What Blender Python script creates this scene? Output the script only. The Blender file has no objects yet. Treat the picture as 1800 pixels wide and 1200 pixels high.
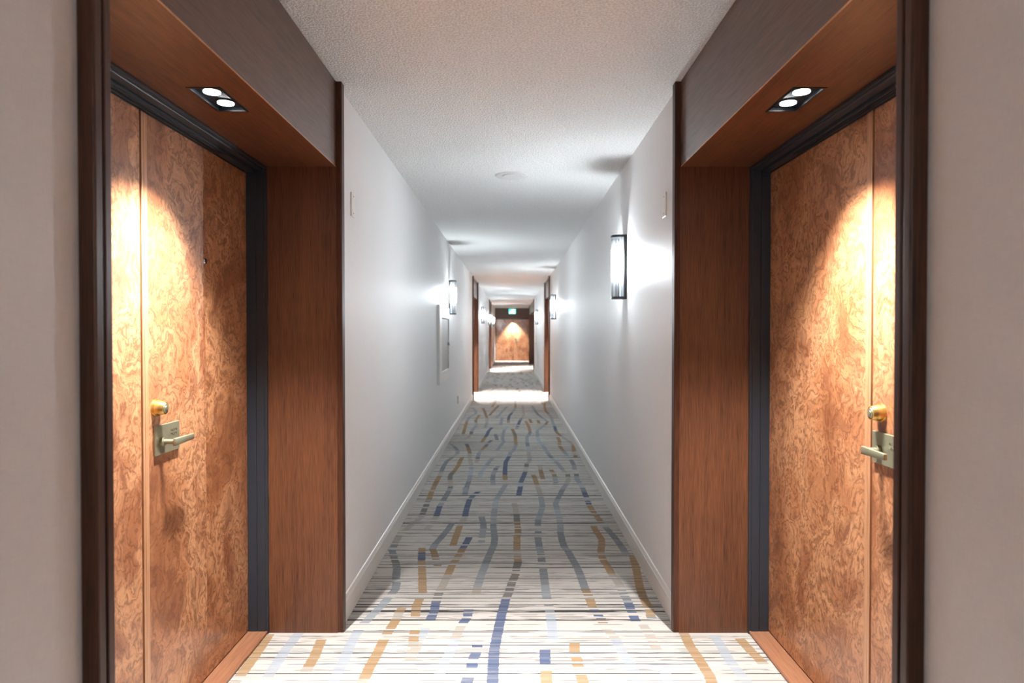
import bpy, bmesh, math, random
from mathutils import Vector, Matrix

random.seed(7)
S = bpy.context.scene
COL = S.collection

# ------------------------------------------------------------------ camera, light, exposure
CAM_X, CAM_Z, PITCH = 0.017, 1.40, math.radians(0.788)
cam_d = bpy.data.cameras.new('camera')
cam = bpy.data.objects.new('camera', cam_d)
COL.objects.link(cam)
cam.location = (CAM_X, 0.0, CAM_Z)
cam.rotation_euler = (math.pi / 2 - PITCH, 0, 0)
cam_d.lens, cam_d.sensor_width, cam_d.sensor_fit = 24.0, 36.0, 'HORIZONTAL'
cam_d.clip_start, cam_d.clip_end = 0.02, 120
cam_d.dof.use_dof = True
cam_d.dof.focus_distance = 3.1
cam_d.dof.aperture_fstop = 3.2
S.camera = cam

wd = bpy.data.worlds.new('world')
S.world = wd
wd.use_nodes = True
wd.node_tree.nodes['Background'].inputs[0].default_value = (0.0, 0.0, 0.0, 1)
wd.node_tree.nodes['Background'].inputs[1].default_value = 0.0

S.view_settings.view_transform = 'Standard'
S.view_settings.look = 'None'
S.view_settings.gamma = 1.0
S.view_settings.use_curve_mapping = False
S.view_settings.exposure = 2.0

SPOT_W = 98.0        # each small lamp of a doorway downlight
SPOT_COL = (1.0, 0.975, 0.95)
TUBE_E = 225.0        # sconce lamp emission
TUBE_COL = (0.93, 0.97, 1.0)

try:
    S.cycles.use_denoising = True
    S.cycles.use_light_tree = False
    S.cycles.use_adaptive_sampling = True
    S.cycles.adaptive_threshold = 0.02
    S.cycles.max_bounces = 7
    S.cycles.diffuse_bounces = 5
    S.cycles.glossy_bounces = 3
    S.cycles.transparent_max_bounces = 12
    S.cycles.caustics_reflective = False
    S.cycles.caustics_refractive = False
    S.cycles.sample_clamp_indirect = 6.0
except Exception:
    pass

# ------------------------------------------------------------------ room measures (metres)
WALL = 0.800      # wall face, from the corridor's centre line
HEAD = 0.795      # header face
CAS = 0.768       # casing face, proud of the wall
DOORX = 1.206     # door face
FRX = 1.113       # metal frame edge
CEIL = 2.555
SOF = 2.162
BACK = 1.50       # outside of the walls


def lin(r, g, b):
    def f(c):
        c /= 255.0
        return c / 12.92 if c <= 0.04045 else ((c + 0.055) / 1.055) ** 2.4
    return (f(r), f(g), f(b), 1.0)


# ------------------------------------------------------------------ node helpers and materials
class NT:
    def __init__(self, name):
        self.m = bpy.data.materials.new(name)
        self.m.use_nodes = True
        self.t = self.m.node_tree
        self.t.nodes.clear()
        self.out = self.t.nodes.new('ShaderNodeOutputMaterial')

    def n(self, kind, **kw):
        nd = self.t.nodes.new('ShaderNode' + kind)
        for k, v in kw.items():
            if k.startswith('i_'):
                key = k[2:]
                key = int(key) if key.isdigit() else key.replace('_', ' ')
                self.put(nd.inputs[key], v)
            else:
                setattr(nd, k, v)
        return nd

    def put(self, sock, v):
        if isinstance(v, bpy.types.NodeSocket):
            self.t.links.new(v, sock)
        else:
            sock.default_value = v

    def math(self, op, a, b=0.0, c=None, clamp=False):
        nd = self.n('Math', operation=op, use_clamp=clamp)
        self.put(nd.inputs[0], a)
        self.put(nd.inputs[1], b)
        if c is not None:
            self.put(nd.inputs[2], c)
        return nd.outputs[0]

    def mix(self, fac, a, b, blend='MIX'):
        nd = self.n('Mix', data_type='RGBA', blend_type=blend)
        self.put(nd.inputs[0], fac)
        self.put(nd.inputs[6], a)
        self.put(nd.inputs[7], b)
        return nd.outputs[2]

    def ramp(self, fac, stops, interp='LINEAR'):
        nd = self.n('ValToRGB')
        cr = nd.color_ramp
        cr.interpolation = interp
        while len(cr.elements) < len(stops):
            cr.elements.new(0.5)
        for e, (p, c) in zip(cr.elements, stops):
            e.position = p
            e.color = c if len(c) == 4 else (*c, 1)
        self.put(nd.inputs[0], fac)
        return nd.outputs[0]

    def coords(self, scale=(1, 1, 1), loc=(0, 0, 0), kind='Object'):
        tc = self.n('TexCoord')
        mp = self.n('Mapping')
        self.put(mp.inputs['Vector'], tc.outputs[kind])
        mp.inputs['Scale'].default_value = scale
        mp.inputs['Location'].default_value = loc
        return mp.outputs[0]

    def noise(self, vec, scale=5.0, detail=2.0, rough=0.5, dist=0.0):
        nd = self.n('TexNoise')
        self.put(nd.inputs['Vector'], vec)
        nd.inputs['Scale'].default_value = scale
        nd.inputs['Detail'].default_value = detail
        nd.inputs['Roughness'].default_value = rough
        nd.inputs['Distortion'].default_value = dist
        return nd

    def bump(self, h, strength=0.3, dist=0.002):
        nd = self.n('Bump')
        nd.inputs['Strength'].default_value = strength
        nd.inputs['Distance'].default_value = dist
        self.put(nd.inputs['Height'], h)
        return nd.outputs[0]

    def bsdf(self, color, rough=0.5, metal=0.0, spec=0.5, normal=None, coat=0.0, coat_rough=0.1):
        p = self.n('BsdfPrincipled')
        self.put(p.inputs['Base Color'], color)
        self.put(p.inputs['Roughness'], rough)
        p.inputs['Metallic'].default_value = metal
        p.inputs['Specular IOR Level'].default_value = spec
        p.inputs['Coat Weight'].default_value = coat
        p.inputs['Coat Roughness'].default_value = coat_rough
        if normal is not None:
            self.put(p.inputs['Normal'], normal)
        self.t.links.new(p.outputs[0], self.out.inputs[0])
        return p


def mat_plain(name, col, rough=0.5, metal=0.0, spec=0.5, var=0.06):
    m = NT(name)
    nz = m.noise(m.coords(), 18.0, 3.0)
    a = tuple(c * (1 - var) for c in col[:3]) + (1,)
    b = tuple(min(1, c * (1 + var)) for c in col[:3]) + (1,)
    m.bsdf(m.mix(nz.outputs[0], a, b), rough, metal, spec)
    return m.m


def mat_wall():
    m = NT('linen wallcovering')
    v = m.coords()
    a = m.noise(m.coords((30, 30, 420)), 1.0, 2.0)
    b = m.noise(m.coords((420, 420, 30)), 1.0, 2.0)
    c = m.noise(v, 2.2, 3.0)
    h = m.math('ADD', a.outputs[0], b.outputs[0])
    k = m.math('MULTIPLY', h, 0.5)
    base = m.mix(m.math('MULTIPLY', m.math('SUBTRACT', k, 0.35), 1.8, clamp=True), lin(214, 212, 211), lin(231, 229, 229))
    base = m.mix(m.math('MULTIPLY', c.outputs[0], 0.25), base, lin(212, 210, 211))
    m.bsdf(base, 0.52, 0, 0.4, m.bump(h, 0.25, 0.0012))
    return m.m


def mat_ceiling():
    m = NT('sprayed ceiling')
    v = m.coords()
    n1 = m.noise(v, 110.0, 2.0, 0.6)
    n2 = m.noise(v, 45.0, 2.0, 0.5)
    h = m.math('ADD', m.ramp(n1.outputs[0], [(0.42, (0, 0, 0)), (0.66, (1, 1, 1))]), m.math('MULTIPLY', n2.outputs[0], 0.7))
    base = m.mix(m.ramp(n1.outputs[0], [(0.38, (0, 0, 0)), (0.6, (1, 1, 1))]), lin(222, 220, 218), lin(246, 245, 244))
    m.bsdf(base, 0.9, 0, 0.15, m.bump(h, 0.8, 0.006))
    return m.m


def mat_wood(name, axis, dark, light, coat=0.0, rough=0.42, spec=0.5):
    """straight fine grained veneer; axis = grain direction"""
    m = NT(name)
    sc = {'Z': (1, 1, 0.035), 'Y': (1, 0.035, 1), 'X': (0.035, 1, 1)}[axis]
    warp = m.noise(m.coords(tuple(2.0 * s for s in sc)), 2.0, 2.0)
    g1 = m.noise(m.coords(tuple(260.0 * s for s in sc)), 1.0, 3.0, 0.6)
    g2 = m.noise(m.coords(tuple(60.0 * s for s in sc)), 1.0, 3.0, 0.5, 0.4)
    f = m.math('ADD', m.math('MULTIPLY', g1.outputs[0], 0.75), m.math('MULTIPLY', g2.outputs[0], 0.35))
    f = m.math('ADD', f, m.math('MULTIPLY', m.math('SUBTRACT', warp.outputs[0], 0.5), 0.25))
    mid = tuple((a + b) / 2 for a, b in zip(dark, light))
    c = m.ramp(f, [(0.34, dark), (0.5, mid), (0.68, light)])
    m.bsdf(c, rough, 0, spec, m.bump(g1.outputs[0], 0.12, 0.0006), coat, 0.12)
    return m.m


def mat_burl(name, off, shift=1.0):
    m = NT(name)
    v = m.coords((1, 0.85, 0.68), off)
    w1 = m.noise(v, 2.6, 2.0, 0.55)
    w2 = m.noise(v, 9.0, 2.0, 0.6)
    w3 = m.noise(v, 30.0, 2.0, 0.6)
    p = v
    for w, k in ((w1, 0.42), (w2, 0.15), (w3, 0.050)):
        vm = m.n('VectorMath', operation='MULTIPLY_ADD')
        m.put(vm.inputs[0], w.outputs['Color'])
        vm.inputs[1].default_value = (k, k, k * 0.7)
        m.put(vm.inputs[2], p)
        p = vm.outputs[0]
    big = m.noise(p, 3.0, 3.0, 0.55)
    fld = m.noise(p, 7.0, 3.0, 0.55, 0.4)
    lines = m.math('MULTIPLY', m.math('PINGPONG', m.math('MULTIPLY', fld.outputs[0], 10.0), 0.5), 2.0)
    fine = m.math('MULTIPLY', m.math('PINGPONG', m.math('MULTIPLY', m.noise(p, 22.0, 3.0, 0.6, 0.5).outputs[0], 6.0), 0.5), 2.0)
    tone = m.ramp(big.outputs[0], [(0.30, lin(138, 86, 54)), (0.44, lin(182, 124, 84)), (0.56, lin(206, 152, 110)), (0.68, lin(160, 104, 70))])
    c = m.mix(m.ramp(lines, [(0.0, (0.74, 0.74, 0.74)), (0.42, (0.20, 0.20, 0.20)), (1, (0, 0, 0))]), tone, lin(108, 62, 36))
    c = m.mix(m.ramp(fine, [(0.0, (0.50, 0.50, 0.50)), (0.35, (0.08, 0.08, 0.08)), (1, (0, 0, 0))]), c, lin(120, 66, 38))
    eyes = m.noise(p, 8.0, 2.0, 0.5)
    c = m.mix(m.ramp(eyes.outputs[0], [(0.57, (0, 0, 0)), (0.70, (0.55, 0.55, 0.55))]), c, lin(122, 74, 50))
    if shift != 1.0:
        c = m.mix(1.0, c, (shift, shift * 0.985, shift * 0.96, 1), 'MULTIPLY')
    m.bsdf(c, 0.40, 0, 0.45, None, 0.35, 0.16)
    return m.m


def mat_carpet():
    m = NT('striped loop carpet')
    at = m.n('Attribute', attribute_name='dye', attribute_type='GEOMETRY')
    # thin weft rows across the corridor: some rows dark, broken along their length
    tc = m.n('TexCoord')
    sx = m.n('SeparateXYZ')
    m.put(sx.inputs[0], tc.outputs['Object'])

    def rows(pitch, seed, share, xf, lo, hi):
        rid = m.math('FLOOR', m.math('DIVIDE', sx.outputs[1], pitch))
        wn = m.n('TexWhiteNoise', noise_dimensions='2D')
        cv = m.n('CombineXYZ')
        m.put(cv.inputs[0], rid)
        cv.inputs[1].default_value = seed
        m.put(wn.inputs['Vector'], cv.outputs[0])
        on = m.math('LESS_THAN', wn.outputs['Value'], share)
        gv = m.n('CombineXYZ')
        m.put(gv.inputs[0], m.math('MULTIPLY', sx.outputs[0], xf))
        m.put(gv.inputs[1], m.math('MULTIPLY', rid, 3.713))
        gv.inputs[2].default_value = seed
        g = m.noise(gv.outputs[0], 1.0, 2.0, 0.65)
        gate = m.ramp(g.outputs[0], [(lo, (0, 0, 0)), (hi, (1, 1, 1))])
        return m.math('MULTIPLY', on, gate)
    soft = m.noise(m.coords((3.0, 9.0, 1), (1.3, 0.2, 0)), 1.0, 2.0, 0.6)
    pile = m.noise(m.coords(), 420.0, 2.0, 0.7)
    k1 = rows(0.0058, 1.0, 0.14, 2.2, 0.38, 0.46)
    k2 = rows(0.0070, 5.0, 0.28, 4.0, 0.47, 0.54)
    k3 = rows(0.0110, 9.0, 0.45, 2.5, 0.40, 0.60)
    base = m.mix(soft.outputs[0], lin(186, 181, 174), lin(200, 196, 191))
    base = m.mix(m.math('MULTIPLY', k3, 0.25), base, lin(128, 122, 116))
    base = m.mix(m.math('MULTIPLY', k2, 0.62), base, lin(96, 94, 94))
    base = m.mix(m.math('MULTIPLY', k1, 0.95), base, lin(44, 43, 45))
    dye = m.mix(m.math('MULTIPLY', k1, 0.35), at.outputs['Color'], lin(60, 58, 58))
    dye = m.mix(m.math('MULTIPLY', k3, 0.22), dye, lin(190, 182, 170))
    c = m.mix(at.outputs['Alpha'], base, dye)
    c = m.mix(0.30, c, m.mix(pile.outputs[0], (0.35, 0.35, 0.35, 1), (1, 1, 1, 1)), 'MULTIPLY')
    m.bsdf(c, 0.95, 0, 0.1, m.bump(pile.outputs[0], 0.6, 0.003))
    return m.m


def mat_emit(name, col, e):
    m = NT(name)
    m.m.cycles.emission_sampling = 'FRONT' if name.startswith('sconce') else 'NONE'
    nd = m.n('Emission')
    nd.inputs[0].default_value = (*col, 1)
    nd.inputs[1].default_value = e
    m.t.links.new(nd.outputs[0], m.out.inputs[0])
    return m.m


def mat_glass(name, tint, share):
    m = NT(name)
    tr = m.n('BsdfTransparent')
    tr.inputs[0].default_value = tint
    tl = m.n('BsdfTranslucent')
    tl.inputs[0].default_value = (0.90, 0.95, 1.0, 1)
    gl = m.n('BsdfGlossy')
    gl.inputs['Roughness'].default_value = 0.12
    fr = m.n('Fresnel')
    fr.inputs[0].default_value = 1.45
    a = m.n('MixShader', i_0=share)
    m.put(a.inputs[1], tr.outputs[0])
    m.put(a.inputs[2], tl.outputs[0])
    b = m.n('MixShader')
    m.put(b.inputs[0], fr.outputs[0])
    m.put(b.inputs[1], a.outputs[0])
    m.put(b.inputs[2], gl.outputs[0])
    m.t.links.new(b.outputs[0], m.out.inputs[0])
    return m.m


WOOD_D, WOOD_L = lin(54, 29, 16), lin(106, 65, 41)
M = {
    'wall': mat_wall(),
    'ceiling': mat_ceiling(),
    'carpet': mat_carpet(),
    'base': mat_plain('satin white paint', lin(214, 211, 206), 0.35, 0, 0.5, 0.02),
    'wood_z': mat_wood('upright grain mahogany veneer', 'Z', WOOD_D, WOOD_L),
    'wood_y': mat_wood('long grain mahogany veneer', 'Y', WOOD_D, WOOD_L),
    'header': mat_wood('header veneer', 'Y', lin(50, 30, 20), lin(98, 64, 46), 0.35, 0.45, 0.6),
    'wood_x': mat_wood('cross grain mahogany veneer', 'X', WOOD_D, WOOD_L),
    'casing': mat_wood('dark casing wood', 'Z', lin(38, 20, 11), lin(82, 47, 29), 0.0, 0.42, 0.35),
    'sill': mat_wood('threshold wood', 'Y', lin(124, 82, 59), lin(156, 110, 82)),
    'burl_a': mat_burl('burl veneer first leaf', (0.3, 0.1, 0.0)),
    'burl_b': mat_burl('burl veneer second leaf', (4.7, 2.3, 1.1), 0.96),
    'burl_c': mat_burl('burl veneer third leaf', (8.2, 5.6, 3.7)),
    'edge': mat_wood('plain door edging', 'Z', lin(160, 110, 76), lin(192, 144, 106), 0.3, 0.35),
    'metal_dark': mat_plain('charcoal painted steel', lin(38, 43, 50), 0.38, 0, 0.5, 0.04),
    'black': mat_plain('black enamel', lin(22, 24, 26), 0.30, 0, 0.5, 0.05),
    'black_gloss': mat_plain('black gloss reflector', lin(22, 27, 34), 0.38, 0.0, 0.4, 0.03),
    'brass': mat_plain('polished brass', lin(216, 178, 104), 0.26, 0.85, 0.5, 0.03),
    'bronze': mat_plain('aged lock brass', lin(164, 162, 136), 0.38, 0.75, 0.5, 0.22),
    'steel': mat_plain('chrome', lin(190, 190, 192), 0.2, 1.0),
    'white': mat_plain('ivory plastic', lin(222, 218, 212), 0.4, 0, 0.5, 0.02),
    'cover': mat_plain('painted cover', lin(206, 204, 202), 0.7, 0, 0.3, 0.02),
    'slot': mat_plain('dark slot', lin(70, 66, 64), 0.6),
    'panel': mat_plain('grey painted steel door', lin(178, 176, 174), 0.4, 0, 0.5, 0.03),
    'lamp': mat_emit('downlight lens', (0.95, 0.98, 1.0), 9.0),
    'tube': mat_emit('sconce lamp', TUBE_COL, TUBE_E),
    'glass': mat_glass('fluted glass', (0.92, 0.96, 0.98, 1), 0.05),
    'glass_rib': mat_glass('fluted glass rib', (0.50, 0.58, 0.63, 1), 0.03),
    'sign_green': mat_emit('lit green sign', (0.0, 0.62, 0.50), 1.4),
    'sign_white': mat_emit('lit white sign', (0.75, 1.0, 0.95), 2.2),
}


# ------------------------------------------------------------------ mesh helpers
class MB:
    def __init__(self):
        self.bm = bmesh.new()

    def box(self, x0, x1, y0, y1, z0, z1, bev=0.0, seg=1):
        x0, x1 = min(x0, x1), max(x0, x1)
        y0, y1 = min(y0, y1), max(y0, y1)
        z0, z1 = min(z0, z1), max(z0, z1)
        t = bmesh.new()
        bmesh.ops.create_cube(t, size=1.0)
        for v in t.verts:
            v.co = Vector(((x0 + x1) / 2 + v.co.x * (x1 - x0), (y0 + y1) / 2 + v.co.y * (y1 - y0), (z0 + z1) / 2 + v.co.z * (z1 - z0)))
        if bev > 0:
            bmesh.ops.bevel(t, geom=t.edges[:], offset=bev, segments=seg, profile=0.5, affect='EDGES')
        self._add(t)
        return self

    def cyl(self, c, r0, r1, h, axis='Z', n=24, bev=0.0):
        t = bmesh.new()
        bmesh.ops.create_cone(t, cap_ends=True, cap_tris=False, segments=n, radius1=r0, radius2=r1, depth=h)
        if bev > 0:
            es = [e for e in t.edges if abs(e.verts[0].co.z - e.verts[1].co.z) < 1e-6]
            bmesh.ops.bevel(t, geom=es, offset=bev, segments=2, profile=0.5, affect='EDGES')
        rot = {'Z': Matrix.Identity(3), 'X': Matrix.Rotation(math.pi / 2, 3, 'Y'), '-X': Matrix.Rotation(-math.pi / 2, 3, 'Y'),
               'Y': Matrix.Rotation(-math.pi / 2, 3, 'X'), '-Y': Matrix.Rotation(math.pi / 2, 3, 'X'), '-Z': Matrix.Rotation(math.pi, 3, 'X')}[axis]
        for v in t.verts:
            v.co = rot @ v.co + Vector(c)
        self._add(t)
        return self

    def prism(self, pts, z0, z1):
        """closed outline in the XY plane, lifted from z0 to z1"""
        t = bmesh.new()
        a = [t.verts.new((x, y, z0)) for x, y in pts]
        b = [t.verts.new((x, y, z1)) for x, y in pts]
        t.faces.new(a[::-1])
        t.faces.new(b)
        for i in range(len(pts)):
            j = (i + 1) % len(pts)
            t.faces.new((a[i], a[j], b[j], b[i]))
        self._add(t)
        return self

    def extrude_y(self, pts, y0, y1):
        """closed outline in the XZ plane, run from y0 to y1"""
        t = bmesh.new()
        a = [t.verts.new((x, y0, z)) for x, z in pts]
        b = [t.verts.new((x, y1, z)) for x, z in pts]
        t.faces.new(a)
        t.faces.new(b[::-1])
        for i in range(len(pts)):
            j = (i + 1) % len(pts)
            t.faces.new((a[i], b[i], b[j], a[j]))
        self._add(t)
        return self

    def _add(self, t):
        bmesh.ops.recalc_face_normals(t, faces=t.faces[:])
        me = bpy.data.meshes.new('tmp')
        t.to_mesh(me)
        t.free()
        self.bm.from_mesh(me)
        bpy.data.meshes.remove(me)

    def build(self, name, mat, parent=None, smooth=False, label=None):
        me = bpy.data.meshes.new(name)
        self.bm.to_mesh(me)
        self.bm.free()
        me.materials.append(M[mat] if isinstance(mat, str) else mat)
        if smooth:
            me.polygons.foreach_set('use_smooth', [True] * len(me.polygons))
            try:
                me.set_sharp_from_angle(angle=math.radians(35))
            except Exception:
                pass
        o = bpy.data.objects.new(name, me)
        COL.objects.link(o)
        if parent is not None:
            o.parent = parent
        if label:
            o['label'] = label
        return o


def empty(name, loc, label=None, cat=None, group=None, kind=None):
    o = bpy.data.objects.new(name, None)
    o.empty_display_size = 0.1
    o.location = loc
    COL.objects.link(o)
    return tag(o, label, cat, group, kind)


def tag(o, label=None, cat=None, group=None, kind=None):
    if label:
        o['label'] = label
    if cat:
        o['category'] = cat
    if group:
        o['group'] = group
    if kind:
        o['kind'] = kind
    return o


def copy_tree(o, parent=None):
    c = o.copy()
    COL.objects.link(c)
    c.parent = parent
    for ch in list(o.children):
        copy_tree(ch, c)
    return c


# ------------------------------------------------------------------ floor: carpet with dyed stripes
DYE = {'N': (0.070, 0.100, 0.185), 'T': (0.330, 0.210, 0.105), 'G': (0.270, 0.300, 0.325), 'L': (0.310, 0.370, 0.440),
       'P': (0.340, 0.300, 0.250), 'D': (0.150, 0.145, 0.140), 'B': (0.260, 0.165, 0.085), 'M': (0.195, 0.215, 0.235)}
# measured run of each stripe: position in the survey picture and dye from there on; capital = solid, small = laddered, '-' = bare
STRIPES = '''
905 704 G 906 709 T 906 716 G 904.7 719 G 900 725 N 895 731 N 893.5 738 T 893.6 743 - 892.7 749 L 886.7 755 G 884 764 G 883.3 772 G 886 776 G 880 783 G 873 792 - 867 803 G 855 818 L 846 829 L 843 839 -
898 793 G 895 802 N 889 812 N 888 822 N 887.5 834 T 888 843 p 889 851 G 884 859 G 879 867 G 872.6 877 L 869.7 892 G 868 908 g 866.8 920 M 869.7 947 M 868 958 M 861 973 M 853.8 990 G 846.6 1009 G 839 1032 P 836.7 1044 -
930 763 G 926 769 G 926.5 778 M 928 784 L 929 793 P 931 803 G 931 810 P 925.5 815 D 925.5 820 p 923.5 829 N 920.5 836 N 915.5 848 L 915 855 N 911.5 871 -
904 884 P 908 903 D 908.7 916 b 910 925 b 910.8 937 t 908.7 943 T 908.7 966 p 909.4 977 t 910.8 987 d 908 997 d 905.8 1010 d 899 1026 d 894 1042 d 889.5 1052 N 881.7 1080 N 876.7 1103 N 873 1120 N 869 1142 N 867.5 1160 N 865.8 1199 N
937 834 B 940 840 T 944 852 b 946 858 P 948 863 P 951 873 G 953.4 889 G 951 899 G 946 913 M 945.5 924 - 946 933 M 946 937 - 945.5 944 M 947.7 961 G 950.6 972 m 952.7 988 - 954.5 997 M 957.8 1026 G 960.8 1048 m 965 1067 g 967.5 1080 L 970 1100 L 973 1128 -
958 1142 N 958 1163 n 959 1171 - 960 1178 T 960 1193 t 961 1199 -
918.7 712 P 920.7 729 P 917 735 M 914 739 N 911 746 n 908 754 -
934.7 712 G 940 721 M 946 728.7 M 953 734 G 962.7 740.7 B 958.7 746 G 944 756.7 G 945 767 L 947 774 L 954 783 G 960 791 G 965 799 M 970 805 L 977 811 G 985 820 G 989 825 P 994 831 - 998 833 D 998.5 837 P 999 843 P 996 850 G 989 860 M 985 868 M 980 877 G 976.6 885 G 979 895 L 983 908 g 985 923 G 985 935 M 988 950 M 992.4 962 g 998 968 M 1006.9 984 M 1014 996 M 1019.9 1010 M 1025.7 1026 M 1029 1036 b 1036.7 1052 T 1041.7 1067 n 1047 1075 n 1056.7 1088 b 1060 1094 - 1066.7 1106 p 1081.7 1122 L 1093 1145 L 1106.7 1165 L 1116.7 1183 l 1122 1199 L
958.7 704 B 957 712 T 958.7 722 B 964 727 G 969 733 G 971 741 G 974.7 749 N 977 757 B 980 761 B 986 766 P 995 772 P 1001 776 P 1008 782 T 1008.5 794 p 1011 800 B 1012 804 -
980 768 T 984 776 t 983 783 B 987 788 T 991 793 G 996 799 g 998 805 - 1004 808 M 1009 818 G 1010 825 - 1013 832 D 1013.5 836 G 1014 842 G 1019 849 L 1024 857 M 1027 865 N 1031 874 n 1035.8 888 T 1041.6 897 t 1048.8 907 t 1057 918 - 1064 925 G 1066 928 M 1077.7 941 M 1087.8 954 M 1096 966 G 1099 971 -
1043 924 T 1050 936.6 T 1057.4 947 T 1058 958 T 1056 967 t 1058 978 t 1061.8 987 T 1067.6 994 T 1075 1008 p 1088 1026 p 1090 1030 - 1093 1037 m 1103 1056 n 1107 1065 N 1109 1071 n 1113 1081 N 1114 1084 n 1118 1092 - 1130 1098 P 1136.7 1106 p 1146.7 1125 p 1155 1145 - 1168 1170 L 1174 1199 L
1112 976 T 1118 997 T 1122 1019 T 1125 1033 T 1127 1039 B 1131.7 1052 T 1140 1067 t 1143 1076 T 1144 1083 m 1148 1090 -
1202 1112 T 1213 1135 T 1225 1152 T 1235 1168 T 1246.7 1187 T 1252 1202 T 1275 1240 -
1255 1116 L 1269.8 1139 L 1278 1154 L 1290 1170 l 1310 1195 L 1330 1220 -
1300 1122 T 1320 1144 T 1339 1163 p 1350 1175 -
949 817 P 950 825 B 952 833 B 954.5 842 -
968 825 B 971 829 p 974 833 B 975 837 G 976.5 846 m 977 855 -
708 1067 T 702 1075 P 697 1088 T 686 1105 - 684 1108 T 680 1115 - 675 1123 T 666.7 1142 T 658 1158 T 648 1175 T 640 1193 P 634 1204 -
741.8 963 T 741.5 970 N 741 985 t 741.8 999 T 742.6 1026 T 743 1041 - 739 1050 t 733 1062 T 731 1072 t 730 1088 t 729 1108 T 728 1114 - 727.5 1119 T 727 1127 p 724 1150 p 722 1160 -
826 942 n 819 955 n 815 961 N 813 964 B 810 970 t 800 986 t 795 992 T 788 1009 P 776.7 1032 p 773 1038 d 766.7 1057 n 764.5 1067 N 762 1079 n 759 1083 n 755 1094 - 748 1104 l 735 1130 P 726 1148 -
841 864 N 836 867 n 830.7 872 n 825 878 N 819 899 N 817.7 907 P 812 918 p 808 925 T 800 947 T 796 959 -
795 919 M 787 931 M 775.8 944 M 765.7 955 G 760 965 B 762.8 970 B 765.7 980 b 769 994 -
790 779 G 798 784 M 804 791 G 804 797 P 796 803 M 785 811 M 780 819 M 776 828 g 773 836 T 768 845 B 763 855 t 758 866 T 754 877 d 747 893 d 741 908 P 727 919 P 712 932 p 702 941 P 695 954 m 689 967 m 692 978 d 696 989 M 697.8 999 M 696 1016 m 697 1025 M 695 1036 m 683 1050 G 673 1062 G 662 1073 g 652 1083 G 640 1095 m 630 1108 L 616.7 1130 L 610 1147 L 603 1163 L 592 1185 L 580 1210 -
813 803 B 809 810 T 805 819 T 799 827 B 795 831 D 791.5 836 D 791 843 P 792 855 D 791.5 858 G 789 863 M 784 871 M 778.7 880 g 773 889 N 767 907 P 764 912 p 755.6 924 p 748 932 -
820 780 D 823 786 B 826 796 P 825 803 P 828 814 g 828.5 824 L 827 835 G 824 846 M 821 854 M 817 869 -
865 751 N 859 757 N 856 764 N 853 768 T 847 777 -
864 773 D 861 776 n 856 781 D 853 785 T 847 790 P 842 796 G 840 803 D 839.6 806 P 837 813 -
877 818 G 872 823 D 871 825 G 867 834 M 866 844 G 867 852 -
818 856 G 818 869 -
846 907 M 849.4 918 M 850 929 g 848 937 G 847 945 - 846.6 949 G 846.6 954 -
826 1066 m 824 1070 N 823 1075 n 821.7 1085 n 817 1090 N 814 1095 - 811 1100 p 806.7 1108 P 800 1122 L 793 1142 L 783 1162 L 775 1180 L 770 1190 -
840 1131 n 838 1140 n 836 1149 n 832 1158 - 830 1164 N 829.5 1174 - 827 1180 n 820 1199 n
1010 1128 t 1010 1150 t 1015 1160 t 1017 1176 - 1021 1185 T 1026 1201 T
565 1124 T 557.7 1141 T 553 1154 T 542 1171 P 538 1180 -
525 1113 L 507 1135 L 495.6 1152 L 480 1175 l 470 1190 -
474 1114 T 445 1157 T 423 1187 p 410 1202 -
829 716 G 837 722 G 836 727 G 825 733 G 821 740 T 816.7 754 B 814 763 -
842.7 729 T 836 739 D 837 742 P 837 748 G 829 758 D 828 763 P 822.7 769 -
849 717 B 853 726 B 856 734 P 856 743 G 852.7 752 -
872 704 D 869 709 T 865 715 -
877 712 B 868 721 T 863 727 D 860 730 -
891 714 G 884 722 G 872 735 -
882.7 734 G 880 747 -
924 740 T 929 748.7 T 932 759 M 929 766 -
931 736 B 934 743 -
945 738 B 948 744 -
900 753 B 904 761 D 906 766 B 906 772 T 907 781 G 905 787 G 900 795 -
871 763 M 874 773 -
849 705 D 851 703 -
'''


def px2floor(x, y):
    v = (y - 600.0) / 1200.0
    u = (x - 900.0) / 1200.0
    c, s = math.cos(PITCH), math.sin(PITCH)
    dz, dy = -v * c - s, c - v * s
    k = CAM_Z / -dz
    return CAM_X + u * k, dy * k


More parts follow.
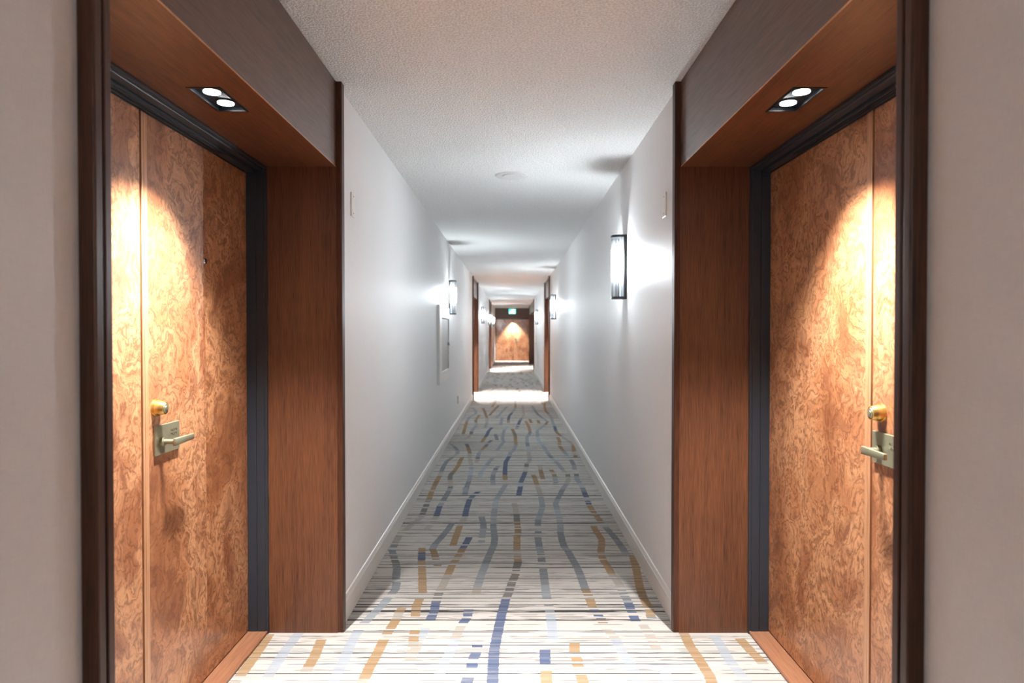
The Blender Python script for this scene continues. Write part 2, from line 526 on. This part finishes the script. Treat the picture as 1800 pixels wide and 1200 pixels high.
def make_floor():
    rnd = random.Random(21)
    strokes = []
    for ln in STRIPES.strip().splitlines():
        tk = ln.split()
        pts = []
        for i in range(0, len(tk), 3):
            X, Y = px2floor(float(tk[i]), float(tk[i + 1]))
            pts.append((Y, X, tk[i + 2]))
        pts.sort(key=lambda p: -p[0])
        strokes.append(pts)                      # far to near; the dye holds towards nearer Y
    # the same woven pattern carries on beyond and behind
    def invent(ya, yb, n):
        for _ in range(n):
            y = rnd.uniform(ya, yb)
            x = rnd.uniform(-1.15, 1.15)
            pts = []
            for _ in range(rnd.randint(3, 7)):
                c = rnd.choice('GGMLNTTPBgmtnP')
                pts.append((y, x, c))
                y -= rnd.uniform(0.08, 0.32)
                x += rnd.uniform(-0.07, 0.07)
            pts.append((y, x, '-'))
            strokes.append(pts)
    invent(13.9, 33.2, 190)
    invent(-5.0, 2.70, 70)
    rows = []
    y = -9.0
    while y < 34.4:
        h = 0.030 if y < 2.3 else 0.011 if y < 6.5 else 0.018 if y < 13.5 else 0.06
        rows.append((y, y + h))
        y += h
    HW = 0.0235
    XL, XR = -1.52, 1.62
    verts, faces, cols = [], [], []
    strokes.sort(key=lambda s: s[0][0])
    for (a, b) in rows:
        ym = (a + b) / 2
        spans = []
        for si, pts in enumerate(strokes):
            if not (pts[-1][0] <= ym <= pts[0][0]):
                continue
            for (Y0, X0, c), (Y1, X1, _) in zip(pts, pts[1:]):
                if Y1 <= ym <= Y0:
                    if c == '-':
                        break
                    t = (Y0 - ym) / max(1e-6, Y0 - Y1)
                    xm = X0 + (X1 - X0) * t
                    up = c.upper()
                    al = 0.92
                    if up in 'LP':
                        al = 0.70
                    if c.islower():
                        hsh = random.Random(int(ym / 0.022) * 131 + si * 17).random()
                        if hsh < 0.40:
                            al = 0.0
                    if al > 0:
                        w = HW * (1 + rnd.uniform(-0.05, 0.05))
                        j = rnd.uniform(-0.0012, 0.0012)
                        k = 1 + rnd.uniform(-0.09, 0.09)
                        col = tuple(min(1, q * k) for q in DYE[up]) + (al,)
                        spans.append((xm - w + j, xm + w + j, col))
                    break
        spans.sort()
        x = XL
        cells = []
        for (s0, s1, c) in spans:
            s0 = max(s0, x)
            if s1 <= s0:
                continue
            if s0 > x:
                cells.append((x, s0, (0, 0, 0, 0)))
            cells.append((s0, s1, c))
            x = s1
        cells.append((x, XR, (0, 0, 0, 0)))
        for (s0, s1, c) in cells:
            i = len(verts)
            verts += [(s0, a, 0), (s1, a, 0), (s1, b, 0), (s0, b, 0)]
            faces.append((i, i + 1, i + 2, i + 3))
            cols.append(c)
    me = bpy.data.meshes.new('floor')
    me.from_pydata(verts, [], faces)
    at = me.attributes.new('dye', 'FLOAT_COLOR', 'FACE')
    flat = [q for c in cols for q in c]
    at.data.foreach_set('color', flat)
    me.materials.append(M['carpet'])
    o = bpy.data.objects.new('floor', me)
    COL.objects.link(o)
    tag(o, 'cream loop carpet with thin dark streaks and wavy grey, tan and navy stripes', 'floor', None, 'structure')
    return o


make_floor()

# ------------------------------------------------------------------ ceiling and walls
MB().box(-BACK, 1.62, -9.0, 34.4, CEIL, CEIL + 0.12).build('ceiling', 'ceiling')
tag(bpy.data.objects['ceiling'], 'white sprayed texture ceiling of the corridor', 'ceiling', None, 'structure')

# niches: (y0, y1) of the clear opening on each side
NICHES = {-1: [(1.345, 3.16), (14.10, 15.95), (24.15, 26.10)], 1: [(1.345, 3.16), (14.10, 15.95), (24.10, 30.20)]}
Y_A, Y_B = -9.0, {-1: 32.75, 1: 30.75}
for s, nm in ((-1, 'left'), (1, 'right')):
    w = MB()
    y = Y_A
    for (a, b) in NICHES[s] + [(None, None)]:
        e = (a - 0.02) if a is not None else Y_B[s]
        w.box(s * WALL, s * BACK, y, e, 0, CEIL)
        if a is not None:
            w.box(s * 1.262, s * BACK, e, b + 0.02, 0, CEIL)            # behind the doors
            w.box(s * 0.812, s * 1.262, e, b + 0.02, SOF + 0.075, CEIL)  # above the soffit
            y = b + 0.02
    o = w.build('wall_' + nm, 'wall')
    tag(o, 'pale linen covered corridor wall on the %s side' % nm, 'wall', None, 'structure')
o = MB().box(-BACK, 1.62, -9.12, -9.0, 0, CEIL).build('wall_back', 'wall')
tag(o, 'pale wall closing the corridor behind the viewpoint', 'wall', None, 'structure')
o = MB().box(-BACK, 1.62, 33.52, 34.4, 0, CEIL).box(1.50, 1.62, 30.75, 33.52, 0, CEIL).box(-BACK, -0.80, 32.75, 33.52, 0, CEIL) \
    .build('wall_end', 'wall')
tag(o, 'pale wall at the far end of the corridor', 'wall', None, 'structure')

# baseboards with a chamfered top
for s, nm in ((-1, 'left'), (1, 'right')):
    y = Y_A
    k = 0
    for (a, b) in NICHES[s] + [(None, None)]:
        e = (a - 0.055) if a is not None else Y_B[s]
        x0, x1, x2 = s * WALL, s * (WALL - 0.016), s * (WALL - 0.006)
        pts = [(x0, 0.0), (x1, 0.0), (x1, 0.098), (s * (WALL - 0.0135), 0.1005), (x2, 0.119), (x0, 0.121)]
        o = MB().extrude_y(pts, y, e).build('baseboard_' + nm, 'base')
        tag(o, None, None, None, 'structure')
        k += 1
        if a is not None:
            y = b + 0.055


# ------------------------------------------------------------------ doorways
def mirror(s):
    return lambda x: s * x


def doorway(n, s, y0, y1, side, lock_far, full=True, leaves=True, tagline=''):
    """timber lined recess with a pair of burl doors in a dark steel frame"""
    yc = (y0 + y1) / 2
    # --- lining
    t = empty('trim_%d' % n, (s * WALL, yc, 0), 'mahogany lining, header and casing around ' + tagline, 'door surround', None, 'structure')
    ox, oy = s * WALL, yc

    def B(m, xa, xb, ya, yb, za, zb, bev=0.0, seg=1):
        return m.box(s * xa - ox, s * xb - ox, ya - oy, yb - oy, za, zb, bev, seg)
    # side panels (returns)
    B(MB(), HEAD - 0.001, 1.262, y1, y1 + 0.019, 0, SOF + 0.001).build('side_panel', 'wood_z', t)
    B(MB(), HEAD - 0.001, 1.262, y0 - 0.019, y0, 0, SOF + 0.001).build('side_panel', 'wood_z', t)
    # casings: a main strip and a lipping with a fine groove between
    for (ya, yb, lip) in ((y1 + 0.0005, y1 + 0.050, 0), (y0 - 0.056, y0 - 0.030, 1)):
        B(MB(), CAS, 0.8105, ya, yb, 0, CEIL, 0.004, 2).build('casing', 'casing', t)
    B(MB(), CAS + 0.001, 0.8105, y0 - 0.0225, y0 + 0.0005, 0, CEIL, 0.003, 2).build('casing', 'casing', t)
    B(MB(), CAS + 0.012, 0.8105, y0 - 0.031, y0 - 0.0215, 0, CEIL).build('casing_groove', 'black', t)
    # header and soffit
    B(MB(), HEAD, 0.812, y0, y1, SOF + 0.0005, CEIL).build('header_panel', 'header', t)
    B(MB(), HEAD - 0.0005, HEAD + 0.0025, y0, y1, SOF - 0.0008, SOF + 0.002).build('header_edging', 'edge', t)
    fx, fl, fw = 0.945, 0.232, 0.106     # downlight opening
    sf = MB()
    B(sf, HEAD + 0.0025, fx - fw / 2, y0, y1, SOF, SOF + 0.016)
    B(sf, fx + fw / 2, 1.262, y0, y1, SOF, SOF + 0.016)
    B(sf, fx - fw / 2, fx + fw / 2, y0, yc - fl / 2, SOF, SOF + 0.016)
    B(sf, fx - fw / 2, fx + fw / 2, yc + fl / 2, y1, SOF, SOF + 0.016)
    sf.build('soffit_panel', 'wood_y', t)

    # --- door set
    d = empty('door_%d' % n, (s * DOORX, yc, 0), tagline, 'door', None, 'structure')
    px, py = s * DOORX, yc

    def D(m, xa, xb, ya, yb, za, zb, bev=0.0, seg=1):
        return m.box(s * xa - px, s * xb - px, ya - py, yb - py, za, zb, bev, seg)
    fh = 0.033
    for (ya, yb, q) in ((y1 - 0.012, y1, 1), (y0, y0 + 0.012, -1)):
        jm = MB()
        D(jm, FRX, 1.262, ya, yb, 0, SOF, 0.0012)
        if q > 0:
            D(jm, FRX + 0.012, FRX + 0.048, ya - 0.005, ya + 0.002, 0, SOF - 0.006, 0.001)
            D(jm, FRX + 0.051, DOORX - 0.001, ya - 0.005, ya + 0.002, 0, SOF - 0.010, 0.001)
        else:
            D(jm, FRX + 0.012, FRX + 0.048, yb - 0.002, yb + 0.005, 0, SOF - 0.006, 0.001)
            D(jm, FRX + 0.051, DOORX - 0.001, yb - 0.002, yb + 0.005, 0, SOF - 0.010, 0.001)
        jm.build('frame_jamb', 'metal_dark', d)
    hd = MB()
    D(hd, FRX, FRX + 0.013, y0 + 0.012, y1 - 0.012, SOF - 0.012, SOF - 0.0005, 0.001)
    D(hd, FRX + 0.013, FRX + 0.048, y0 + 0.012, y1 - 0.012, SOF - 0.018, SOF - 0.0005, 0.003, 2)
    D(hd, FRX + 0.050, DOORX - 0.0015, y0 + 0.012, y1 - 0.012, SOF - fh + 0.004, SOF - 0.0005, 0.0015)
    D(hd, DOORX - 0.0015, 1.262, y0 + 0.012, y1 - 0.012, SOF - fh, SOF - 0.0005)
    hd.build('frame_head', 'metal_dark', d)
    if full:
        gs = MB()
        D(gs, FRX + 0.060, FRX + 0.064, y0 + 0.012, y1 - 0.35, SOF - fh + 0.001, SOF - fh + 0.005)
        D(gs, FRX + 0.072, FRX + 0.076, y0 + 0.012, y1 - 0.35, SOF - fh + 0.001, SOF - fh + 0.005)
        gs.build('weather_seal', 'black_gloss', d)
    th = MB()
    D(th, FRX + 0.004, 1.26, y0 + 0.001, y1 - 0.001, 0.0, 0.014, 0.003)
    th.build('threshold', 'sill', d)
    # leaves
    ztop, zbot = SOF - fh + 0.010, 0.020
    ya, yb = y0 + 0.006, y1 - 0.006
    gap = 0.005
    D(MB(), DOORX + 0.010, DOORX + 0.040, yc - 0.0046, yc + 0.0046, zbot, ztop).build('meeting_strip', 'edge', d)
    for far in (True, False):
        a, b = (yc + gap, yb) if far else (ya, yc - gap)
        leaf = D(MB(), DOORX + 0.0015, DOORX + 0.045, a, b, zbot, ztop).build('door_leaf', 'edge', d)
        if not full:
            D(MB(), DOORX, DOORX + 0.0014, a, b, zbot, ztop).build('veneer_sheet', 'burl_a' if far else 'burl_c', leaf)
        else:
            if far:
                mid = a + 0.034 + (b - a - 0.034) * 0.5
                e0 = a + 0.036
                ms = ('burl_a', 'burl_b') if s < 0 else ('burl_c', 'burl_c')
                D(MB(), DOORX, DOORX + 0.0014, e0, mid, zbot, ztop).build('veneer_sheet', ms[0], leaf)
                D(MB(), DOORX, DOORX + 0.0014, mid, b, zbot, ztop).build('veneer_sheet', ms[1], leaf)
                # plain edging with a bead
                st = MB()
                D(st, DOORX - 0.0015, DOORX + 0.0014, a, a + 0.013, zbot, ztop, 0.0006)
                D(st, DOORX - 0.0015, DOORX + 0.0014, a + 0.0145, e0 - 0.0005, zbot, ztop, 0.0006)
                st.build('edge_strip', 'edge', leaf)
            else:
                D(MB(), DOORX, DOORX + 0.0014, a, b, zbot, ztop).build('veneer_sheet', 'burl_b' if s < 0 else 'burl_a', leaf)
        if far == lock_far:
            hardware(leaf, s, yc, (1 if far else -1), px, py, full)
    return t, d


def hardware(leaf, s, yc, dirn, px, py, full):
    """deadbolt, lock plate and lever beside the meeting edge; dirn = way the lever points"""
    X = lambda x: s * x - px
    yk = yc + dirn * (0.112 if dirn > 0 else 0.060)
    bolt_y = yc + dirn * (0.085 if dirn > 0 else 0.060)
    ax = '-X' if s > 0 else 'X'
    # deadbolt: tapered cylinder with a rose and a keyway
    b = MB()
    b.cyl((X(DOORX - 0.003), bolt_y - py, 1.140), 0.031, 0.030, 0.006, ax, 28)
    b.cyl((X(DOORX - 0.0205), bolt_y - py, 1.140), 0.0285, 0.0215, 0.031, ax, 28, 0.0015)
    db = b.build('deadbolt', 'brass', leaf, True, 'polished brass deadbolt cylinder')
    k = MB()
    k.cyl((X(DOORX - 0.0365), bolt_y - py, 1.140), 0.0165, 0.0150, 0.003, ax, 24)
    k.cyl((X(DOORX - 0.0385), bolt_y - py, 1.140), 0.0080, 0.0072, 0.003, ax, 20)
    k.box(X(DOORX - 0.0400), X(DOORX - 0.0390), bolt_y - py - 0.0012, bolt_y - py + 0.0012, 1.133, 1.147)
    k.build('keyway', 'bronze', leaf, True)
    # plate
    p0, p1 = yk - dirn * 0.042, yk + dirn * 0.126
    pm = MB()
    pm.box(X(DOORX - 0.008), X(DOORX), p0 - py, p1 - py, 0.976, 1.078, 0.0012)
    pm.build('lock_plate', 'bronze', leaf, False, 'aged brass lock plate')
    # maker's mark on the plate: two rows of tiny raised strokes
    mk = MB()
    for r in range(2):
        for i in range(5):
            ym = yk + dirn * (0.062 + i * 0.0095)
            hgt = 0.0055 + 0.0022 * ((i * 7 + r * 3) % 3)
            mk.box(X(DOORX - 0.0088), X(DOORX - 0.0078), ym - py, ym + dirn * 0.0042 - py, 1.054 - r * 0.013 - hgt, 1.054 - r * 0.013)
    mk.build('maker_mark', 'steel', leaf)
    # lever: round shank, flat bar
    lv = MB()
    lv.cyl((X(DOORX - 0.013), yk - py, 1.020), 0.0165, 0.015, 0.010, ax, 24)
    lv.cyl((X(DOORX - 0.036), yk - py, 1.020), 0.0085, 0.0085, 0.045, ax, 18)
    ye = yk + dirn * 0.128
    x0, x1 = X(DOORX - 0.062), X(DOORX - 0.051)
    t = bmesh.new()
    ys = (yk - dirn * 0.010 - py, ye - py)
    hs = ((1.0065, 1.0325), (1.011, 1.030))
    vs = []
    for yy, (za, zb) in zip(ys, hs):
        vs.append([t.verts.new((x0, yy, za)), t.verts.new((x1, yy, za)), t.verts.new((x1, yy, zb)), t.verts.new((x0, yy, zb))])
    t.faces.new(vs[0])
    t.faces.new(vs[1][::-1])
    for i in range(4):
        j = (i + 1) % 4
        t.faces.new((vs[0][i], vs[1][i], vs[1][j], vs[0][j]))
    bmesh.ops.recalc_face_normals(t, faces=t.faces[:])
    bmesh.ops.bevel(t, geom=t.edges[:], offset=0.0018, segments=2, profile=0.5, affect='EDGES')
    lv._add(t)
    lv.build('lever_handle', 'bronze', leaf, True, 'flat brass lever handle')
    if full and s < 0:
        v = MB()
        v.cyl((X(DOORX - 0.002), 2.722 - py, 1.683), 0.0125, 0.0105, 0.005, ax, 24)
        ph = v.build('peephole', 'steel', leaf, True, 'chrome door viewer')
        v = MB()
        v.cyl((X(DOORX - 0.0052), 2.722 - py, 1.683), 0.0065, 0.0060, 0.002, ax, 18)
        v.build('viewer_lens', 'black_gloss', leaf, True)


def downlight(loc, along, label, group, n_spots=2, power=SPOT_W):
    """black twin lamp fitting set flush in a soffit; along = 'Y' or 'X' long side; loc at soffit face"""
    o = empty('recessed_downlight', loc, label, 'downlight', group)
    L, W = 0.230, 0.104

    def bx(m, a0, a1, c0, c1, z0, z1, bev=0.0):
        if along == 'Y':
            return m.box(c0, c1, a0, a1, z0, z1, bev)
        return m.box(a0, a1, c0, c1, z0, z1, bev)
    h = MB()
    bx(h, -L / 2, L / 2, -W / 2, W / 2, 0.012, 0.016)
    bx(h, -L / 2, -L / 2 + 0.003, -W / 2, W / 2, 0.0, 0.012)
    bx(h, L / 2 - 0.003, L / 2, -W / 2, W / 2, 0.0, 0.012)
    bx(h, -L / 2, L / 2, -W / 2, -W / 2 + 0.003, 0.0, 0.012)
    bx(h, -L / 2, L / 2, W / 2 - 0.003, W / 2, 0.0, 0.012)
    h.build('housing', 'black_gloss', o)
    r = MB()
    bx(r, -L / 2 - 0.002, L / 2 + 0.002, -W / 2 - 0.002, -W / 2 + 0.006, -0.002, 0.001)
    bx(r, -L / 2 - 0.002, L / 2 + 0.002, W / 2 - 0.006, W / 2 + 0.002, -0.002, 0.001)
    bx(r, -L / 2 - 0.002, -L / 2 + 0.006, -W / 2 + 0.006, W / 2 - 0.006, -0.002, 0.001)
    bx(r, L / 2 - 0.006, L / 2 + 0.002, -W / 2 + 0.006, W / 2 - 0.006, -0.002, 0.001)
    r.build('bezel', 'black', o)
    for q in (-1, 1):
        off = (0, q * 0.053) if along == 'Y' else (q * 0.053, 0)
        lamp = MB().cyl((off[0], off[1], 0.0085), 0.0262, 0.0255, 0.007, 'Z', 28).build('lamp', 'lamp', o, False)
        MB().cyl((off[0], off[1], 0.0098), 0.0310, 0.0310, 0.0044, 'Z', 28).build('lamp_ring', 'black_gloss', lamp)
    for q in ((-1, 1) if n_spots == 2 else (0,)):
        ld = bpy.data.lights.new('downlight_beam', 'SPOT')
        ld.energy = power * (2 / n_spots)
        ld.color = SPOT_COL
        ld.spot_size = math.radians(92)
        ld.spot_blend = 0.75
        ld.shadow_soft_size = 0.024
        lo = bpy.data.objects.new('downlight_beam', ld)
        COL.objects.link(lo)
        lo.parent = o
        lo.location = ((0, q * 0.053, 0.004) if along == 'Y' else (q * 0.053, 0, 0.004))
    return o


NAMES = {
    1: 'pair of burl veneer doors on the left, nearest the viewer, with peephole',
    2: 'pair of burl veneer doors on the right, nearest the viewer',
    3: 'second doorway along the left wall, past the wall cabinet',
    4: 'second doorway along the right wall',
    5: 'third doorway along the left wall, near the corridor end',
    6: 'third and widest doorway along the right wall, near the corridor end',
}
k = 1
for i in range(3):
    for s in (-1, 1):
        a, b = NICHES[s][i]
        doorway(k, s, a, b, s, (s < 0), full=(i == 0), tagline=NAMES[k])
        downlight((s * 0.945, (a + b) / 2, SOF), 'Y', 'black twin lamp downlight over the ' + NAMES[k].replace('pair of burl veneer doors', 'nearest doors').replace('and widest ', '').split(',')[0],
                  'downlights over the doorways', 2 if i == 0 else 1)
        k += 1

# end doors
EY = 33.40
t = empty('trim_7', (0.13, EY, 0), 'dark timber header over the doors closing the corridor', 'door surround', None, 'structure')
MB().box(-1.02, 0.90, -0.50, -0.47, 2.06, CEIL - 0.004).build('header_panel', 'wood_x', t)
sf = MB()
fx = -0.06
sf.box(-1.02, fx - 0.116, -0.47, 0.0, 2.06, 2.076).box(fx + 0.116, 0.90, -0.47, 0.0, 2.06, 2.076)
sf.box(fx - 0.116, fx + 0.116, -0.47, -0.253, 2.06, 2.076).box(fx - 0.116, fx + 0.116, -0.147, 0.0, 2.06, 2.076)
sf.build('soffit_panel', 'wood_x', t)
d = empty('door_7', (0.13, EY, 0), 'pair of burl veneer doors closing the far end of the corridor', 'door', None, 'structure')
MB().box(-0.935, -0.895, -0.03, 0.05, 0, 2.06).build('frame_jamb', 'metal_dark', d)
MB().box(0.895, 0.935, -0.03, 0.05, 0, 2.06).build('frame_jamb', 'metal_dark', d)
MB().box(-0.895, 0.895, -0.03, 0.05, 2.03, 2.06).build('frame_head', 'metal_dark', d)
for q in (-1, 1):
    lf = MB().box(q * 0.003, q * 0.893, 0.0, 0.045, 0.012, 2.028).build('door_leaf', 'edge', d)
    MB().box(q * 0.003, q * 0.893, -0.0015, -0.0001, 0.012, 2.028).build('veneer_sheet', 'burl_a' if q < 0 else 'burl_c', lf)
    if q > 0:
        MB().cyl((0.06, -0.02, 1.09), 0.029, 0.022, 0.036, '-Y', 20).build('deadbolt', 'brass', lf, True)
        MB().box(0.05, 0.20, -0.009, -0.0016, 0.93, 1.03, 0.001).build('lock_plate', 'bronze', lf)
        MB().cyl((0.09, -0.034, 0.98), 0.009, 0.009, 0.05, '-Y', 16).box(0.08, 0.215, -0.064, -0.052, 0.967, 0.992, 0.002).build('lever_handle', 'bronze', lf)
downlight((0.13 + fx, EY - 0.20, 2.06), 'X', 'black twin lamp downlight in the soffit over the far end doors', 'downlights over the doorways', 1, SPOT_W * 1.0)

# white service door flush in the right wall before the third doorway
d = empty('door_8', (WALL, 22.6, 0), 'plain white service door in the right wall before the third doorway', 'door', None, 'structure')
MB().box(-0.006, 0.02, -0.46, 0.46, 0.005, 2.06, 0.002).build('door_leaf', 'base', d)
MB().box(-0.014, 0.02, 0.462, 0.51, 0.0, 2.11, 0.003).build('frame_jamb', 'base', d)
MB().box(-0.014, 0.02, -0.51, -0.462, 0.0, 2.11, 0.003).build('frame_jamb', 'base', d)
MB().box(-0.014, 0.02, -0.462, 0.462, 2.062, 2.11, 0.003).build('frame_head', 'base', d)
MB().cyl((-0.012, -0.38, 1.03), 0.026, 0.026, 0.012, '-X', 20).cyl((-0.035, -0.38, 1.03), 0.009, 0.009, 0.05, '-X', 14) \
    .box(-0.066, -0.054, -0.39, -0.26, 1.018, 1.042, 0.002).build('lever_handle', 'bronze', d)


# ------------------------------------------------------------------ wall sconces
def make_sconce():
    """built for the left wall: wall at x = 0, light towards +x, origin at the foot of the fitting"""
    H, HWY = 0.434, 0.064
    o = empty('wall_sconce', (0, 0, 0))
    MB().box(0.0, 0.020, -HWY - 0.004, HWY + 0.004, 0, H, 0.0015).build('back_plate', 'black', o)

    def dshape(hw, dep, n=26):
        pts = [(0.0, -hw)]
        for i in range(n + 1):
            a = -math.pi / 2 + math.pi * i / n
            ca, sa = math.cos(a), math.sin(a)
            pts.append((0.020 + (dep - 0.020) * abs(ca) ** 0.7, hw * math.copysign(abs(sa) ** 0.7, sa)))
        pts.append((0.0, hw))
        return pts
    MB().prism(dshape(HWY + 0.003, 0.098), H - 0.014, H + 0.002).build('top_cap', 'black', o)
    MB().prism(dshape(HWY + 0.003, 0.098), -0.002, 0.014).build('bottom_cap', 'black', o)
    # fluted glass wall: one open strip with ribs
    n = 84
    base = dshape(HWY, 0.094, n)[1:-1]
    t = bmesh.new()
    rows = []
    for z in (0.0145, H - 0.0145):
        r = []
        for i, (x, y) in enumerate(base):
            k = 1.0 - (0.0 if i % 4 in (0, 3) else 0.045)
            r.append(t.verts.new((0.020 + (x - 0.020) * k, y * k, z)))
        rows.append(r)
    for i in range(len(base) - 1):
        t.faces.new((rows[0][i], rows[0][i + 1], rows[1][i + 1], rows[1][i]))
    g = MB()
    g._add(t)
    go = g.build('glass_shade', 'glass', o)
    go.data.materials.append(M['glass_rib'])
    for i, f in enumerate(go.data.polygons):
        f.material_index = 1 if i % 4 == 1 else 0
    MB().cyl((0.056, 0, 0.245), 0.017, 0.017, 0.190, 'Z', 8).build('lamp_tube', 'tube', o, True)
    MB().cyl((0.056, 0, 0.377), 0.0165, 0.0165, 0.072, 'Z', 16).build('lamp_holder', 'steel', o, True)
    MB().cyl((0.056, 0, 0.0815), 0.0165, 0.0165, 0.134, 'Z', 16).build('lamp_holder', 'steel', o, True)
    return o


SC = make_sconce()
spots = [
    (1, 4.735, 'fluted glass wall sconce with black caps, largest one, on the right wall'),
    (-1, 8.86, 'fluted glass wall sconce with black caps on the left wall above the grey cabinet'),
    (1, 12.16, 'fluted glass wall sconce on the right wall just before the second doorway'),
    (-1, 18.1, 'fluted glass wall sconce on the left wall just past the second doorway'),
    (1, 20.3, 'fluted glass wall sconce on the right wall beyond the second doorway'),
    (-1, 23.35, 'fluted glass wall sconce on the left wall just before the third doorway'),
    (-1, 27.8, 'smallest fluted glass wall sconce, on the left wall past the third doorway'),
    (-1, -3.4, 'added fluted glass wall sconce, unseen on the left wall behind the viewpoint'),  # added out of view as fill light for the near walls
    (1, -4.2, 'added fluted glass wall sconce, unseen on the right wall behind the viewpoint'),  # second added fill lamp, also out of view
]
for i, (s, y, lb) in enumerate(spots):
    o = SC if i == 0 else copy_tree(SC)
    o.location = (s * WALL, y, 1.630)
    o.rotation_euler = (0, 0, 0 if s < 0 else math.pi)
    tag(o, lb, 'sconce', 'fluted glass wall sconces')

# ------------------------------------------------------------------ small fittings
# blank plates high beside the first doorways
for s, nm in ((-1, 'left'), (1, 'right')):
    o = empty('wall_plate', (s * WALL, 3.50, 1.988), 'small ivory blank plate high on the %s wall beside the first doorway' % nm, 'wall plate', 'blank wall plates')
    MB().box(0, -s * 0.007, -0.038, 0.038, 0, 0.122, 0.002).build('plate', 'white', o)
    for z in (0.018, 0.104):
        MB().cyl((-s * 0.0075, 0.0, z), 0.003, 0.0028, 0.0015, 'X', 10).build('screw', 'slot', o)

# round ceiling speaker
o = empty('ceiling_speaker', (0.012, 5.05, CEIL), 'round white flush speaker cover on the ceiling', 'ceiling speaker')
MB().cyl((0, 0, -0.004), 0.110, 0.124, 0.010, 'Z', 48, 0.002).build('rim', 'cover', o, True)
MB().cyl((0.020, -0.018, -0.012), 0.086, 0.090, 0.010, 'Z', 48, 0.003).build('cover', 'cover', o, True)

# cabinet set in the left wall
o = empty('wall_cabinet', (-WALL, 8.02, 0.82), 'pale framed wall cabinet with grey steel door and round knob, on the left wall', 'cabinet')
fr = MB()
fr.box(0, 0.030, -0.58, -0.34, 0, 0.88, 0.003).box(0, 0.030, 0.52, 0.58, 0, 0.88, 0.003)
fr.box(0, 0.030, -0.34, 0.52, 0.74, 0.88, 0.003).box(0, 0.030, -0.34, 0.52, 0, 0.13, 0.003)
fr.build('frame', 'base', o)
dr = MB().box(0.001, 0.018, -0.336, 0.512, 0.134, 0.736, 0.002).build('cabinet_door', 'panel', o)
MB().cyl((0.030, 0.455, 0.435), 0.018, 0.022, 0.026, 'X', 20, 0.003).build('knob', 'steel', dr, True)
MB().box(0.001, 0.006, 0.5125, 0.5195, 0.134, 0.736).build('gap_shadow', 'slot', o)  # shadow line beside the cabinet door, painted as a dark strip

# socket outlet low on the left wall
o = empty('wall_outlet', (-WALL, 10.25, 0.325), 'small dark socket outlet low on the left wall before the second doorway', 'outlet')
MB().box(0, 0.007, -0.037, 0.037, 0, 0.118, 0.002).build('plate', 'bronze', o)
for z in (0.036, 0.082):
    MB().cyl((0.0075, 0, z), 0.016, 0.015, 0.003, 'X', 18).build('socket', 'slot', o)

# lit exit sign on the end header
o = empty('exit_sign', (0.03, EY - 0.505, 2.235), 'lit green running figure exit sign hung at the far end of the corridor', 'exit sign')
MB().box(-0.215, 0.215, -0.055, 0.0, 0.0, 0.27, 0.004).build('housing', 'base', o)
MB().box(-0.205, 0.205, -0.059, -0.0555, 0.008, 0.262).build('face', 'sign_green', o)
pg = MB()
# white door opening and a running figure beside it
pg.box(0.03, 0.15, -0.062, -0.0595, 0.03, 0.24)
pg.cyl((-0.035, -0.061, 0.212), 0.024, 0.024, 0.003, 'Y', 16)


def limb(m, x0, z0, x1, z1, w):
    dx, dz = x1 - x0, z1 - z0
    l = math.hypot(dx, dz)
    nx, nz = -dz / l * w / 2, dx / l * w / 2
    t = bmesh.new()
    q = [(x0 + nx, z0 + nz), (x1 + nx, z1 + nz), (x1 - nx, z1 - nz), (x0 - nx, z0 - nz)]
    a = [t.verts.new((x, -0.062, z)) for x, z in q]
    b = [t.verts.new((x, -0.0595, z)) for x, z in q]
    t.faces.new(a)
    t.faces.new(b[::-1])
    for i in range(4):
        j = (i + 1) % 4
        t.faces.new((a[i], b[i], b[j], a[j]))
    m._add(t)


for a in ((-0.05, 0.185, -0.085, 0.11, 0.055), (-0.045, 0.18, 0.005, 0.15, 0.022), (-0.06, 0.18, -0.12, 0.155, 0.022), (-0.12, 0.155, -0.135, 0.11, 0.022),
          (-0.075, 0.115, -0.03, 0.085, 0.028), (-0.03, 0.085, -0.045, 0.035, 0.026), (-0.09, 0.115, -0.115, 0.07, 0.028), (-0.115, 0.07, -0.175, 0.05, 0.026)):
    limb(pg, *a)
pg.build('pictogram', 'sign_white', o)
o.scale = (0.80, 1.0, 0.86)
o.location.z = 2.275
